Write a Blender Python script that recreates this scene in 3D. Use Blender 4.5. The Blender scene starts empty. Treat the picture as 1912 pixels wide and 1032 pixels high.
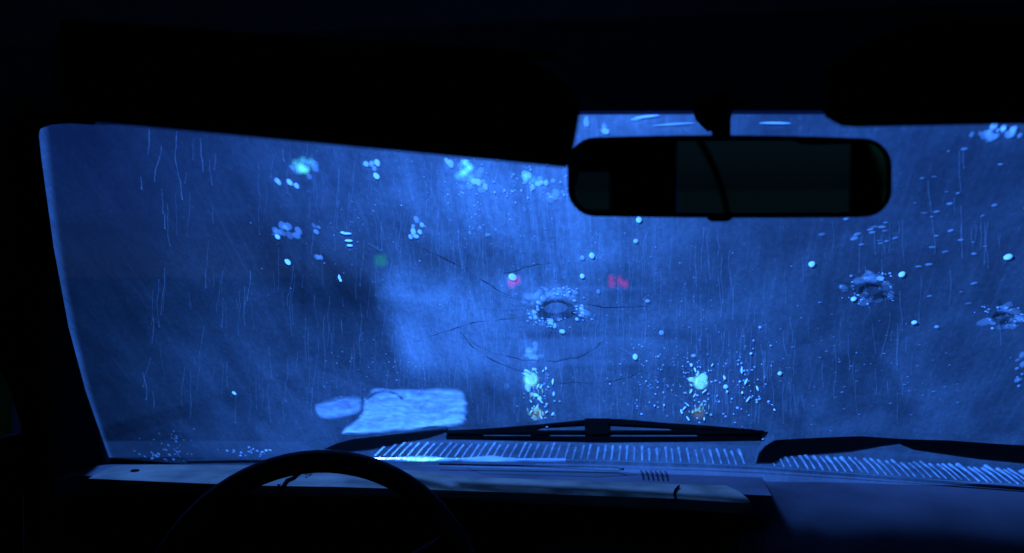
import bpy, math, random
from mathutils import Vector, Matrix, noise
random.seed(7)
SC = bpy.context.scene
COL = SC.collection

# ------------------------------------------------------------------ camera, light, exposure
EYE = Vector((0.0, 0.0, 1.5))
FPX = 1656.0
cam_d = bpy.data.cameras.new("camera")
cam_d.sensor_width = 36.0
cam_d.lens = 36.0 * FPX / 1912.0
cam_d.clip_start = 0.02
cam_d.clip_end = 2000
cam_d.dof.use_dof = True
cam_d.dof.focus_distance = 1.08
cam_d.dof.aperture_fstop = 4.0
cam = bpy.data.objects.new("camera", cam_d)
COL.objects.link(cam)
cam.location = EYE
cam.rotation_euler = (math.radians(90), 0, 0)
SC.camera = cam

SUN_DIR = Vector((-0.20, 0.80, 0.57)).normalized()     # towards the light
world = bpy.data.worlds.new("World")
SC.world = world
world.use_nodes = True
wn = world.node_tree.nodes
wl = world.node_tree.links
bg = wn["Background"]
sky = wn.new("ShaderNodeTexSky")
sky.sky_type = 'NISHITA'
sky.sun_disc = False
sky.sun_elevation = math.asin(SUN_DIR.z)
sky.sun_rotation = math.atan2(SUN_DIR.x, SUN_DIR.y)
tint = wn.new("ShaderNodeMixRGB")
tint.blend_type = 'MULTIPLY'
tint.inputs[0].default_value = 1.0
tint.inputs[2].default_value = (0.035, 0.13, 1.0, 1)
wl.new(sky.outputs[0], tint.inputs[1])
wl.new(tint.outputs[0], bg.inputs[0])
bg.inputs[1].default_value = 0.0013

sun_d = bpy.data.lights.new("sun", 'SUN')
sun_d.energy = 3.7
sun_d.angle = math.radians(10)
sun_d.color = (0.040, 0.205, 1.0)
sun = bpy.data.objects.new("sun", sun_d)
COL.objects.link(sun)
sun.rotation_euler = SUN_DIR.to_track_quat('Z', 'Y').to_euler()

SC.view_settings.view_transform = 'Standard'
SC.view_settings.look = 'None'
SC.view_settings.exposure = 2.0
SC.view_settings.gamma = 1.0
SC.view_settings.use_curve_mapping = False
SC.cycles.max_bounces = 4
SC.cycles.diffuse_bounces = 3
SC.cycles.transparent_max_bounces = 16
SC.cycles.caustics_reflective = False
SC.cycles.caustics_refractive = False
SC.cycles.sample_clamp_indirect = 2.0

# ------------------------------------------------------------------ geometry helpers
def uv(px, py):
    return (px - 956.0) / FPX, (516.0 - py) / FPX

# windscreen plane: y + .16 x + 1.186 z = 1.008 (relative to the eye)
GN = Vector((0.16, 1.0, 1.186))
GC = 1.008
GLEN = GN.length
GNORM = GN / GLEN                                   # outward normal
GX = Vector((1.0, -0.16, 0.0)).normalized()         # to the car's right
GU = GNORM.cross(GX) * -1.0
if GU.z < 0:
    GU = -GU                                        # up the slope
GO = EYE + Vector((0, GC, 0))                       # a point of the plane

def gp(px, py, h=0.0):
    """where the line of sight of a picture point meets the windscreen, h metres off its outside"""
    u, v = uv(px, py)
    d = Vector((u, 1.0, v))
    t = (GC + h * GLEN) / d.dot(GN)
    return EYE + d * t

def gab(px, py):
    p = gp(px, py) - GO
    return p.dot(GX), p.dot(GU)

def zp(px, py, z):
    u, v = uv(px, py)
    t = z / v
    return EYE + Vector((u * t, t, z))

def dp(px, py, d):
    u, v = uv(px, py)
    return EYE + Vector((u * d, d, v * d))

def pp(px, py, pt, n):
    u, v = uv(px, py)
    d = Vector((u, 1, v))
    t = (pt - EYE).dot(n) / d.dot(n)
    return EYE + d * t

EX = Vector((0.989, -0.148, 0)).normalized()
EY = Vector((0.148, 0.989, 0)).normalized()
CO = EYE + Vector((0.047, 0, 0))
def car(x, y, z):
    return CO + EX * x + EY * y + Vector((0, 0, z))

class MB:
    def __init__(s):
        s.v, s.f, s.a = [], [], {}
    def add(s, vs, fs):
        o = len(s.v)
        s.v += [tuple(p) for p in vs]
        s.f += [tuple(i + o for i in f) for f in fs]
        return s
    def box(s, c, hx, hy, hz, ax=None):
        c = Vector(c)
        A = ax or (Vector((1, 0, 0)), Vector((0, 1, 0)), Vector((0, 0, 1)))
        vs = [c + A[0] * hx * i + A[1] * hy * j + A[2] * hz * k for i in (-1, 1) for j in (-1, 1) for k in (-1, 1)]
        return s.add(vs, [(0, 1, 3, 2), (4, 6, 7, 5), (0, 4, 5, 1), (2, 3, 7, 6), (0, 2, 6, 4), (1, 5, 7, 3)])
    def prism(s, pts, off, inset=0.0):
        """closed polygon extruded along off; inset rounds the far side over"""
        n = len(pts)
        pts = [Vector(p) for p in pts]
        off = Vector(off)
        c = sum(pts, Vector()) / n
        if inset:
            m = [p + off * 0.7 for p in pts]
            e = [p + off - (p - c).normalized() * inset for p in pts]
            rings = [pts, m, e]
        else:
            rings = [pts, [p + off for p in pts]]
        vs = [p for r in rings for p in r]
        fs = [tuple(range(n))[::-1], tuple(range((len(rings) - 1) * n, len(rings) * n))]
        for r in range(len(rings) - 1):
            for i in range(n):
                j = (i + 1) % n
                fs.append((r * n + i, r * n + j, (r + 1) * n + j, (r + 1) * n + i))
        return s.add(vs, fs)
    def tube(s, pts, rad, n=8, closed=False):
        pts = [Vector(p) for p in pts]
        m = len(pts)
        vs, fs = [], []
        for i, p in enumerate(pts):
            a = pts[(i - 1) % m] if (closed or i > 0) else p
            b = pts[(i + 1) % m] if (closed or i < m - 1) else p
            t = (b - a).normalized()
            ref = Vector((0, 0, 1)) if abs(t.z) < 0.9 else Vector((1, 0, 0))
            x = t.cross(ref).normalized()
            y = t.cross(x)
            r = rad[i] if isinstance(rad, (list, tuple)) else rad
            for k in range(n):
                q = 2 * math.pi * k / n
                vs.append(p + x * math.cos(q) * r + y * math.sin(q) * r)
        for i in range(m if closed else m - 1):
            j = (i + 1) % m
            for k in range(n):
                l = (k + 1) % n
                fs.append((i * n + k, i * n + l, j * n + l, j * n + k))
        if not closed:
            fs.append(tuple(range(n))[::-1])
            fs.append(tuple(range((m - 1) * n, m * n)))
        return s.add(vs, fs)
    def disc(s, c, n, r, seg=20, depth=0.0):
        c, n = Vector(c), Vector(n).normalized()
        ref = Vector((0, 0, 1)) if abs(n.z) < 0.9 else Vector((1, 0, 0))
        x = n.cross(ref).normalized(); y = n.cross(x)
        ring = [c + x * math.cos(2 * math.pi * k / seg) * r + y * math.sin(2 * math.pi * k / seg) * r for k in range(seg)]
        return s.prism(ring, n * (depth or 0.004))
    def ball(s, c, r, seg=14, rings=8, sz=1.0):
        c = Vector(c)
        vs = [c + Vector((0, 0, r * sz))]
        for i in range(1, rings):
            th = math.pi * i / rings
            for k in range(seg):
                ph = 2 * math.pi * k / seg
                vs.append(c + Vector((r * math.sin(th) * math.cos(ph), r * math.sin(th) * math.sin(ph), r * sz * math.cos(th))))
        vs.append(c - Vector((0, 0, r * sz)))
        fs = []
        for k in range(seg):
            fs.append((0, 1 + k, 1 + (k + 1) % seg))
        for i in range(rings - 2):
            for k in range(seg):
                a = 1 + i * seg + k; b = 1 + i * seg + (k + 1) % seg
                fs.append((a, a + seg, b + seg, b))
        L = len(vs) - 1
        for k in range(seg):
            fs.append((L, 1 + (rings - 2) * seg + (k + 1) % seg, 1 + (rings - 2) * seg + k))
        return s.add(vs, fs)
    def dome(s, px, py, rx, ry, h=0.0035, hgt=0.35, irr=0.12, rot=0.0, rnd=random, seg=12):
        """a water drop standing on the outside of the windscreen; rx, ry in picture points"""
        c = gp(px, py, h)
        k = (c - EYE).y / FPX
        ax, ay = rx * k, ry * k / 0.63
        vs = [c + GNORM * ax * hgt]
        ph = [rnd.uniform(-irr, irr) for _ in range(seg)]
        ph = [(ph[i - 1] + ph[i] * 2 + ph[(i + 1) % seg]) / 4 for i in range(seg)]
        for fr, fz in ((0.55, 0.82), (0.9, 0.4), (1.0, 0.0)):
            for i in range(seg):
                q = 2 * math.pi * i / seg
                x = math.cos(q) * ax * fr * (1 + ph[i]); y = math.sin(q) * ay * fr * (1 + ph[i])
                x, y = x * math.cos(rot) - y * math.sin(rot), x * math.sin(rot) + y * math.cos(rot)
                vs.append(c + GX * x + GU * y + GNORM * ax * hgt * fz)
        fs = [(0, 1 + i, 1 + (i + 1) % seg) for i in range(seg)]
        for r in range(2):
            for i in range(seg):
                a = 1 + r * seg + i; b = 1 + r * seg + (i + 1) % seg
                fs.append((a, a + seg, b + seg, b))
        o = len(s.v)
        gain = rnd.uniform(0.55, 1.35)
        for i in range(len(vs)):
            s.a[o + i] = gain * (1.0 if i < 1 + seg else (0.62 if i < 1 + 2 * seg else 0.0))
        return s.add(vs, fs)
    def build(s, name, mat, parent=None, smooth=False):
        me = bpy.data.meshes.new(name)
        me.from_pydata(s.v, [], s.f)
        me.update()
        if smooth:
            for p in me.polygons:
                p.use_smooth = True
        if s.a:
            at = me.attributes.new("thickness", 'FLOAT', 'POINT')
            at.data.foreach_set("value", [s.a.get(i, 1.0) for i in range(len(s.v))])
        o = bpy.data.objects.new(name, me)
        COL.objects.link(o)
        for m in (mat if isinstance(mat, list) else [mat]):
            me.materials.append(m)
        if parent is not None:
            o.parent = parent
            o.matrix_parent_inverse = parent.matrix_world.inverted()
        return o

def empty(name, loc):
    o = bpy.data.objects.new(name, None)
    COL.objects.link(o)
    o.location = loc
    o.empty_display_size = 0.1
    o.matrix_world = Matrix.Translation(loc)
    return o

def tag(o, label=None, cat=None, group=None, kind=None):
    if label: o["label"] = label
    if cat: o["category"] = cat
    if group: o["group"] = group
    if kind: o["kind"] = kind
    return o

# ------------------------------------------------------------------ materials
def mat(name, col, rough=0.6, metal=0.0, var=0.0, scale=30.0, spec=0.5, bump=0.0):
    m = bpy.data.materials.new(name)
    m.use_nodes = True
    nt = m.node_tree
    b = nt.nodes["Principled BSDF"]
    b.inputs["Base Color"].default_value = (*col, 1)
    b.inputs["Roughness"].default_value = rough
    b.inputs["Metallic"].default_value = metal
    b.inputs["Specular IOR Level"].default_value = spec
    if var or bump:
        tc = nt.nodes.new("ShaderNodeTexCoord")
        no = nt.nodes.new("ShaderNodeTexNoise")
        no.inputs["Scale"].default_value = scale
        no.inputs["Detail"].default_value = 5
        nt.links.new(tc.outputs["Object"], no.inputs["Vector"])
    if var:
        mr = nt.nodes.new("ShaderNodeMapRange")
        mr.inputs[1].default_value = 0.3; mr.inputs[2].default_value = 0.7
        mr.inputs[3].default_value = 1 - var; mr.inputs[4].default_value = 1 + var
        nt.links.new(no.outputs[0], mr.inputs[0])
        mx = nt.nodes.new("ShaderNodeVectorMath"); mx.operation = 'SCALE'
        mx.inputs[0].default_value = col
        nt.links.new(mr.outputs[0], mx.inputs["Scale"])
        nt.links.new(mx.outputs[0], b.inputs["Base Color"])
    if bump:
        bp = nt.nodes.new("ShaderNodeBump")
        bp.inputs["Strength"].default_value = bump
        bp.inputs["Distance"].default_value = 0.004
        nt.links.new(no.outputs[0], bp.inputs["Height"])
        nt.links.new(bp.outputs[0], b.inputs["Normal"])
    return m

def mat_emit(name, col, st):
    m = bpy.data.materials.new(name)
    m.use_nodes = True
    nt = m.node_tree
    nt.nodes.remove(nt.nodes["Principled BSDF"])
    e = nt.nodes.new("ShaderNodeEmission")
    e.inputs[0].default_value = (*col, 1); e.inputs[1].default_value = st
    m.cycles.emission_sampling = 'NONE'
    nt.links.new(e.outputs[0], nt.nodes["Material Output"].inputs[0])
    return m

def mat_water(name, fac, col=(1, 1, 1), var=0.0, scale=200, stretch=1.0, thick=False):
    """scattering water: fac of the light is passed on diffusely, the rest straight through"""
    m = bpy.data.materials.new(name)
    m.use_nodes = True
    nt = m.node_tree
    nt.nodes.remove(nt.nodes["Principled BSDF"])
    t = nt.nodes.new("ShaderNodeBsdfTransparent")
    t.inputs[0].default_value = (0.95, 0.95, 0.95, 1)
    d = nt.nodes.new("ShaderNodeBsdfTranslucent")
    d.inputs[0].default_value = (*col, 1)
    mx = nt.nodes.new("ShaderNodeMixShader")
    mx.inputs[0].default_value = fac
    nt.links.new(t.outputs[0], mx.inputs[1]); nt.links.new(d.outputs[0], mx.inputs[2])
    nt.links.new(mx.outputs[0], nt.nodes["Material Output"].inputs[0])
    if var:
        tc = nt.nodes.new("ShaderNodeTexCoord")
        mp = nt.nodes.new("ShaderNodeMapping")
        mp.inputs["Scale"].default_value = (1, 1, stretch)
        no = nt.nodes.new("ShaderNodeTexNoise")
        no.inputs["Scale"].default_value = scale; no.inputs["Detail"].default_value = 4
        no.inputs["Distortion"].default_value = 1.5
        mr = nt.nodes.new("ShaderNodeMapRange")
        mr.inputs[1].default_value = 0.3; mr.inputs[2].default_value = 0.7
        mr.inputs[3].default_value = fac * (1 - var); mr.inputs[4].default_value = fac * (1 + var)
        nt.links.new(tc.outputs["Object"], mp.inputs[0])
        nt.links.new(mp.outputs[0], no.inputs["Vector"])
        nt.links.new(no.outputs[0], mr.inputs[0])
        nt.links.new(mr.outputs[0], mx.inputs[0])
    if thick:        # a drop thins out, and scatters less, towards its rim
        at = nt.nodes.new("ShaderNodeAttribute"); at.attribute_name = "thickness"
        mu = nt.nodes.new("ShaderNodeMath"); mu.operation = 'MULTIPLY'; mu.use_clamp = True
        mu.inputs[1].default_value = fac
        nt.links.new(at.outputs["Fac"], mu.inputs[0]); nt.links.new(mu.outputs[0], mx.inputs[0])
    return m

def mat_pane(name, col):
    m = bpy.data.materials.new(name)
    m.use_nodes = True
    nt = m.node_tree
    nt.nodes.remove(nt.nodes["Principled BSDF"])
    t = nt.nodes.new("ShaderNodeBsdfTransparent")
    t.inputs[0].default_value = (*col, 1)
    nt.links.new(t.outputs[0], nt.nodes["Material Output"].inputs[0])
    return m

M = {}
M['asphalt'] = mat("dark_asphalt", (0.008, 0.008, 0.0085), 0.95, var=0.4, scale=6, spec=0.0)
M['pave'] = mat("paving", (0.009, 0.009, 0.009), 0.95, var=0.3, scale=5, spec=0.0)
M['kerb'] = mat("kerb_stone", (0.010, 0.010, 0.010), 0.95, var=0.3, scale=9, spec=0.0)
M['paint'] = mat("road_paint", (0.025, 0.025, 0.025), 0.9, var=0.2, scale=8, spec=0.0)
M['foam'] = mat("torn_foam", (0.5, 0.45, 0.3), 0.9, var=0.2, scale=8)
M['black'] = mat("black_plastic", (0.004, 0.004, 0.004), 0.8, var=0.2, spec=0.0)
M['visor'] = mat("visor_vinyl", (0.01, 0.01, 0.01), 0.85, var=0.2, scale=80, spec=0.1)
M['lining'] = mat("headlining", (0.17, 0.15, 0.13), 0.95, var=0.15, scale=60, spec=0.1)
M['trim'] = mat("dark_trim", (0.02, 0.02, 0.02), 0.8, var=0.2, scale=40, spec=0.0)
M['pad'] = mat("beige_vinyl", (0.19, 0.125, 0.082), 0.9, var=0.5, scale=14, spec=0.03, bump=0.3)
M['dash'] = mat("dash_plastic", (0.10, 0.065, 0.068), 0.9, var=0.45, scale=6, spec=0.04)
M['dashdark'] = mat("dash_black", (0.03, 0.022, 0.018), 0.8, var=0.5, scale=6, spec=0.1)
M['wheel'] = mat("wheel_rim_black", (0.012, 0.011, 0.010), 0.8, var=0.1, spec=0.0)
M['rubber'] = mat("wiper_rubber", (0.012, 0.012, 0.012), 0.6)
M['wipmetal'] = mat("wiper_metal", (0.05, 0.05, 0.05), 0.5)
M['cowl'] = mat("cowl_paint", (0.03, 0.03, 0.03), 0.8, var=0.25, scale=12, spec=0.0)
M['slat'] = mat("wet_cowl_slat", (0.46, 0.48, 0.50), 0.3, var=0.7, scale=40)
M['chrome'] = mat("base_trim_metal", (0.14, 0.15, 0.16), 0.3, var=0.5, scale=12)
M['bonnet'] = mat("bonnet_paint", (0.012, 0.012, 0.014), 0.7, var=0.2, scale=7, spec=0.02)
M['body'] = mat("own_car_paint", (0.012, 0.012, 0.014), 0.7, var=0.1, spec=0.0)
M['mirror'] = mat("mirror_silver", (0.8, 0.85, 0.85), 0.02, metal=1.0)
M['wing'] = mat('wing_mirror_silver', (0.35, 0.75, 0.30), 0.05, metal=1.0)
M['seat'] = mat("seat_cloth", (0.01, 0.01, 0.011), 0.9, var=0.3, scale=40, spec=0.1)
M['rearpane'] = mat_pane("tinted_rear_glass", (1.0, 1.0, 0.52))
M['sidepane'] = mat_pane("tinted_side_glass", (0.8, 1.0, 0.4))
M['drop'] = mat_water("bright_drop_water", 1.4, thick=True)
M['drop2'] = mat_water("pale_drop_water", 0.50, thick=True)
M['drop3'] = mat_water("faint_drop_water", 0.17, thick=True)
M['yellow'] = mat_water("amber_lit_drop_water", 0.6, (1.0, 0.75, 0.22), thick=True)
M['slush'] = mat_water("slush_water", 0.46, (1, 1, 1), 0.3, 40, 3.0)
_nt = M['slush'].node_tree
_at = _nt.nodes.new("ShaderNodeAttribute"); _at.attribute_name = "thickness"
_mu = _nt.nodes.new("ShaderNodeMath"); _mu.operation = 'MULTIPLY'
_mix = [n_ for n_ in _nt.nodes if n_.type == 'MIX_SHADER'][0]
_src = _mix.inputs[0].links[0].from_socket
_nt.links.new(_src, _mu.inputs[0]); _nt.links.new(_at.outputs["Fac"], _mu.inputs[1]); _nt.links.new(_mu.outputs[0], _mix.inputs[0])
M['riv'] = mat_water("rivulet_water", 0.085)
M['riv2'] = mat_water("fine_rivulet_water", 0.042)
M['chip'] = mat_water("glass_chip_white", 0.44, thick=True)
M['haze'] = mat_water("crushed_glass", 0.09, thick=True)
M['crack'] = mat("crack_shadow", (0.004, 0.004, 0.004), 0.9, spec=0.0)
def mat_half(name, fac):
    m = mat(name, (0.004, 0.004, 0.004), 0.9, spec=0.0)
    nt = m.node_tree
    t = nt.nodes.new("ShaderNodeBsdfTransparent")
    mx = nt.nodes.new("ShaderNodeMixShader")
    mx.inputs[0].default_value = fac
    nt.links.new(t.outputs[0], mx.inputs[1])
    nt.links.new(nt.nodes["Principled BSDF"].outputs[0], mx.inputs[2])
    nt.links.new(mx.outputs[0], nt.nodes["Material Output"].inputs[0])
    return m
M['fissure'] = mat_half("glass_fissure", 0.6)
M['hole'] = mat_half("hole_rim_glass", 0.52)
M['carpaint'] = mat("dark_car_paint", (0.012, 0.013, 0.016), 0.7, spec=0.02)
M['tyre'] = mat("tyre_rubber", (0.015, 0.015, 0.015), 0.8)
M['rimm'] = mat("wheel_metal", (0.3, 0.3, 0.3), 0.3, metal=0.8)
M['darkglass'] = mat("dark_window_glass", (0.01, 0.012, 0.014), 0.6, spec=0.05)
M['plate'] = mat("plate_white", (0.5, 0.5, 0.45), 0.5)
M['headl'] = mat_emit("headlight_glow", (0.20, 1.0, 0.72), 0.34)
M['fogl'] = mat_emit("amber_lamp_glow", (0.45, 0.55, 0.28), 0.035)
M['redl'] = mat_emit("red_lamp_glow", (1.0, 0.0, 0.45), 0.10)
M['greenl'] = mat_emit("green_lamp_glow", (0.02, 0.5, 0.12), 0.06)
M['globe'] = mat_emit("blue_globe_glow", (0.06, 0.55, 1.0), 0.22)
M['globe2'] = mat_emit("cyan_globe_glow", (0.12, 0.9, 0.95), 0.4)
M['globe3'] = mat_emit("dim_globe_glow", (0.04, 0.25, 0.8), 0.12)
M['post'] = mat("lamp_post_paint", (0.02, 0.02, 0.022), 0.5)
M['wall'] = mat("brick_wall_dark", (0.10, 0.09, 0.08), 0.8, var=0.3, scale=2)
M['bark'] = mat("bark", (0.05, 0.04, 0.03), 0.9, var=0.3)
M['leaf'] = mat("leaf", (0.03, 0.05, 0.02), 0.7)

# fogged glass
def mat_fogglass():
    m = bpy.data.materials.new("fogged_wet_glass")
    m.use_nodes = True
    nt = m.node_tree
    N, L = nt.nodes, nt.links
    N.remove(N["Principled BSDF"])
    tc = N.new("ShaderNodeTexCoord")
    sep = N.new("ShaderNodeSeparateXYZ")
    L.new(tc.outputs["Object"], sep.inputs[0])
    X, Y = sep.outputs[0], sep.outputs[1]
    def val(x):
        return x
    def math_(op, a, b=None, clamp=False):
        n = N.new("ShaderNodeMath"); n.operation = op; n.use_clamp = clamp
        for i, q in enumerate((a, b)):
            if q is None: continue
            if isinstance(q, (int, float)): n.inputs[i].default_value = q
            else: L.new(q, n.inputs[i])
        return n.outputs[0]
    def smooth(x, a, b, lo=0.0, hi=1.0):
        n = N.new("ShaderNodeMapRange"); n.interpolation_type = 'SMOOTHSTEP'
        if a > b:
            a, b, lo, hi = b, a, hi, lo
        n.inputs[1].default_value = a; n.inputs[2].default_value = b
        n.inputs[3].default_value = lo; n.inputs[4].default_value = hi
        L.new(x, n.inputs[0])
        return n.outputs[0]
    def noise(scale, sx=1, sy=1, det=4, dist=0.0, off=0.0):
        mp = N.new("ShaderNodeMapping")
        mp.inputs["Scale"].default_value = (sx, sy, 1)
        mp.inputs["Location"].default_value = (off, off * 0.7, 0)
        L.new(tc.outputs["Object"], mp.inputs[0])
        n = N.new("ShaderNodeTexNoise")
        n.inputs["Scale"].default_value = scale; n.inputs["Detail"].default_value = det
        n.inputs["Distortion"].default_value = dist
        L.new(mp.outputs[0], n.inputs["Vector"])
        return n.outputs[0]
    # wobble so that the painted glow patches get ragged outlines
    wob = math_('MULTIPLY', math_('SUBTRACT', noise(9, det=5), 0.5), 0.16)
    wob2 = math_('MULTIPLY', math_('SUBTRACT', noise(8, det=5, off=3.3), 0.5), 0.16)
    Xw, Yw = math_('ADD', X, wob), math_('ADD', Y, wob2)
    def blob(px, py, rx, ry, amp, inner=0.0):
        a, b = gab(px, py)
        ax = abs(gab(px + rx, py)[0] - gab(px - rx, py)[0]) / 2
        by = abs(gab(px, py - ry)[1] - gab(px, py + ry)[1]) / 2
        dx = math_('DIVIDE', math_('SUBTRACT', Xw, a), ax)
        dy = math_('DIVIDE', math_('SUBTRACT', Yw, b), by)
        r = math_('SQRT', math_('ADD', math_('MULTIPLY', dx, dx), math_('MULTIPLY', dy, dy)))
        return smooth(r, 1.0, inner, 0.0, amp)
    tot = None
    for args in (  # bright and dim areas of the glow, painted into the fog amount
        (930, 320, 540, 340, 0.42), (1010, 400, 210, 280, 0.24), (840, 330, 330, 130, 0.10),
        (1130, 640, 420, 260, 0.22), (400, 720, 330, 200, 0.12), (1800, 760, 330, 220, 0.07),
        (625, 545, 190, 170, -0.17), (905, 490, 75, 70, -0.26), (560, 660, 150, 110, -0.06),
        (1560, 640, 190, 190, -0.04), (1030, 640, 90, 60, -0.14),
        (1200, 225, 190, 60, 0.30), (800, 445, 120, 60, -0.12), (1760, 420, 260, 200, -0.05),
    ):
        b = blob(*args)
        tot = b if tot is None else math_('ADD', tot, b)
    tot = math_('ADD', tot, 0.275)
    # hazy glow painted into the fog beside the large bullet hole, sharper at left
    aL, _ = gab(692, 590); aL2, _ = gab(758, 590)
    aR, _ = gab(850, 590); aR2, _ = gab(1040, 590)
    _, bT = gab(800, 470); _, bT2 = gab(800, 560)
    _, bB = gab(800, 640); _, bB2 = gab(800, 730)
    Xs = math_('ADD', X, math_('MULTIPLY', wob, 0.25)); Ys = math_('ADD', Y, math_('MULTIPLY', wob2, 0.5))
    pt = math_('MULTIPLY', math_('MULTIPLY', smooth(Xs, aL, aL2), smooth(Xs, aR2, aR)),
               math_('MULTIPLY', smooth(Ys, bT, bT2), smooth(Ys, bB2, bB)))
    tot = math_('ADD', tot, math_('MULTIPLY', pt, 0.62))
    # glow painted dimmer on the driver's side and a dusty edge along the seal
    a1, b1 = gab(72, 225); a2, b2 = gab(207, 868)
    sl = (a2 - a1) / (b2 - b1)
    edge = math_('SUBTRACT', X, math_('ADD', math_('MULTIPLY', math_('SUBTRACT', Y, b1), sl), a1))
    tb_ = math_('DIVIDE', math_('SUBTRACT', Y, b1), b2 - b1)
    edge = math_('ADD', edge, math_('MULTIPLY', math_('MULTIPLY', tb_, math_('SUBTRACT', 1.0, tb_)), 0.075))
    tot = math_('MULTIPLY', tot, smooth(edge, 0.0, 0.45, 0.17, 1.0))
    tot = math_('ADD', tot, smooth(edge, 0.013, 0.001, 0.0, 0.25))
    # streaks, mottling, fine grain
    st = noise(70, 1.0, 0.055, 5, 0.4)
    tot = math_('MULTIPLY', tot, smooth(st, 0.25, 0.75, 0.90, 1.10))
    st2 = noise(120, 1.0, 0.035, 3, 0.2, 2.2)
    tot = math_('MULTIPLY', tot, math_('ADD', 1.0, math_('MULTIPLY', math_('SUBTRACT', st2, 0.5), blob(1010, 400, 330, 330, 1.1))))
    mo = noise(14, 1, 0.6, 7, 0.6, 5.1)
    tot = math_('MULTIPLY', tot, smooth(mo, 0.25, 0.75, 0.68, 1.32))
    fi = noise(190, 1, 0.55, 4, 0.3, 9.0)
    tot = math_('MULTIPLY', tot, smooth(fi, 0.25, 0.75, 0.86, 1.15))
    st3 = noise(230, 1.0, 0.03, 3, 0.5, 12.0)
    tot = math_('MULTIPLY', tot, smooth(st3, 0.54, 0.72, 1.0, 1.22))
    sp = noise(330, 1.0, 0.6, 2, 0.3, 15.0)
    tot = math_('MULTIPLY', tot, smooth(sp, 0.60, 0.74, 1.0, 1.5))
    aq, _ = gab(1350, 600); aq2, _ = gab(1912, 600)
    tot = math_('MULTIPLY', tot, smooth(X, aq, aq2, 1.0, 0.78))  # glow painted dimmer towards the right side
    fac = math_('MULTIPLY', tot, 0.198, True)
    t = N.new("ShaderNodeBsdfTransparent"); t.inputs[0].default_value = (0.92, 0.92, 0.92, 1)
    d = N.new("ShaderNodeBsdfTranslucent"); d.inputs[0].default_value = (1, 1, 1, 1)
    mx = N.new("ShaderNodeMixShader")
    L.new(fac, mx.inputs[0]); L.new(t.outputs[0], mx.inputs[1]); L.new(d.outputs[0], mx.inputs[2])
    L.new(mx.outputs[0], N["Material Output"].inputs[0])
    return m
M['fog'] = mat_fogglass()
M['clear'] = mat_pane("clear_glass_face", (0.97, 0.98, 0.98))

# ------------------------------------------------------------------ the setting
def sheet(name, poly, z, m, kind='structure', thick=0.0):
    mb = MB()
    P = [Vector((x, y, z)) for x, y in poly]
    if thick:
        mb.prism([p - Vector((0, 0, thick)) for p in P], (0, 0, thick))
    else:
        mb.add(P, [tuple(range(len(P)))])
    return tag(mb.build(name, m), kind=kind)

def road_pt(s, y):       # s metres to the right of the street's axis
    p = Vector((0.3, 0, 0)) + EX * s + EY * y
    return (p.x, p.y)
sheet("ground", [(-600, -300), (600, -300), (600, 900), (-600, 900)], -0.02, M['asphalt'])
sheet("road", [road_pt(-5.2, -40), road_pt(5.2, -40), road_pt(5.2, 300), road_pt(-5.2, 300)], 0.0, M['asphalt'])
for s0, s1, side in ((-9.5, -5.35, 'l'), (5.35, 9.5, 'r')):
    sheet("pavement", [road_pt(s0, -40), road_pt(s1, -40), road_pt(s1, 300), road_pt(s0, 300)], 0.12, M['pave'], thick=0.13)
for s0, s1 in ((-5.35, -5.2), (5.2, 5.35)):
    sheet("kerb", [road_pt(s0, -40), road_pt(s1, -40), road_pt(s1, 300), road_pt(s0, 300)], 0.125, M['kerb'], thick=0.14)
for k in range(12):
    y0 = 6 + k * 6
    sheet("lane_marking", [road_pt(-0.75, y0), road_pt(-0.63, y0), road_pt(-0.63, y0 + 2.5), road_pt(-0.75, y0 + 2.5)], 0.004, M['paint'])

# ------------------------------------------------------------------ own car
OWN = tag(empty("car", car(0, 1.5, -1.5)),
          "dark car interior with steering wheel and rain-covered windscreen, seen from inside", "car")
def part(mb, name, m, parent=OWN, smooth=False, label=None):
    o = mb.build(name, m, parent, smooth)
    if label: o["label"] = label
    return o

# windscreen slab: built in its own frame so that its textures follow the glass
GM = Matrix((GX, GU, GNORM)).transposed().to_4x4()
GM.translation = GO
GI = GM.inverted()
WS_PX = [(40, 190), (500, 180), (1000, 178), (1500, 178), (2150, 165), (2250, 600), (2200, 960), (1650, 935), (1300, 900), (1000, 886), (600, 884), (180, 905), (120, 640)]
loc = [GI @ gp(x, y) for x, y in WS_PX]
n = len(loc)
vs = [(p.x, p.y, 0.0) for p in loc] + [(p.x, p.y, -0.005) for p in loc]
fs = [tuple(range(n))[::-1], tuple(range(n, 2 * n))] + [(i, (i + 1) % n, n + (i + 1) % n, n + i) for i in range(n)]
me = bpy.data.meshes.new("windscreen")
me.from_pydata(vs, [], fs); me.update()
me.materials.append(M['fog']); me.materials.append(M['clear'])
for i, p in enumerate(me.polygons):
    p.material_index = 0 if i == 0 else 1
WS = bpy.data.objects.new("windscreen", me)
COL.objects.link(WS)
WS.matrix_world = GM
WS.parent = OWN
WS.matrix_parent_inverse = OWN.matrix_world.inverted()
bpy.context.view_layer.update()

def gtube(pts, r, h, jit=0.0, sub=6):
    out = []
    for i in range(len(pts) - 1):
        for k in range(sub):
            t = k / sub
            out.append((pts[i][0] * (1 - t) + pts[i + 1][0] * t, pts[i][1] * (1 - t) + pts[i + 1][1] * t))
    out.append(pts[-1])
    return [gp(x + random.uniform(-jit, jit), y + random.uniform(-jit, jit), h) for x, y in out]

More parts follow.
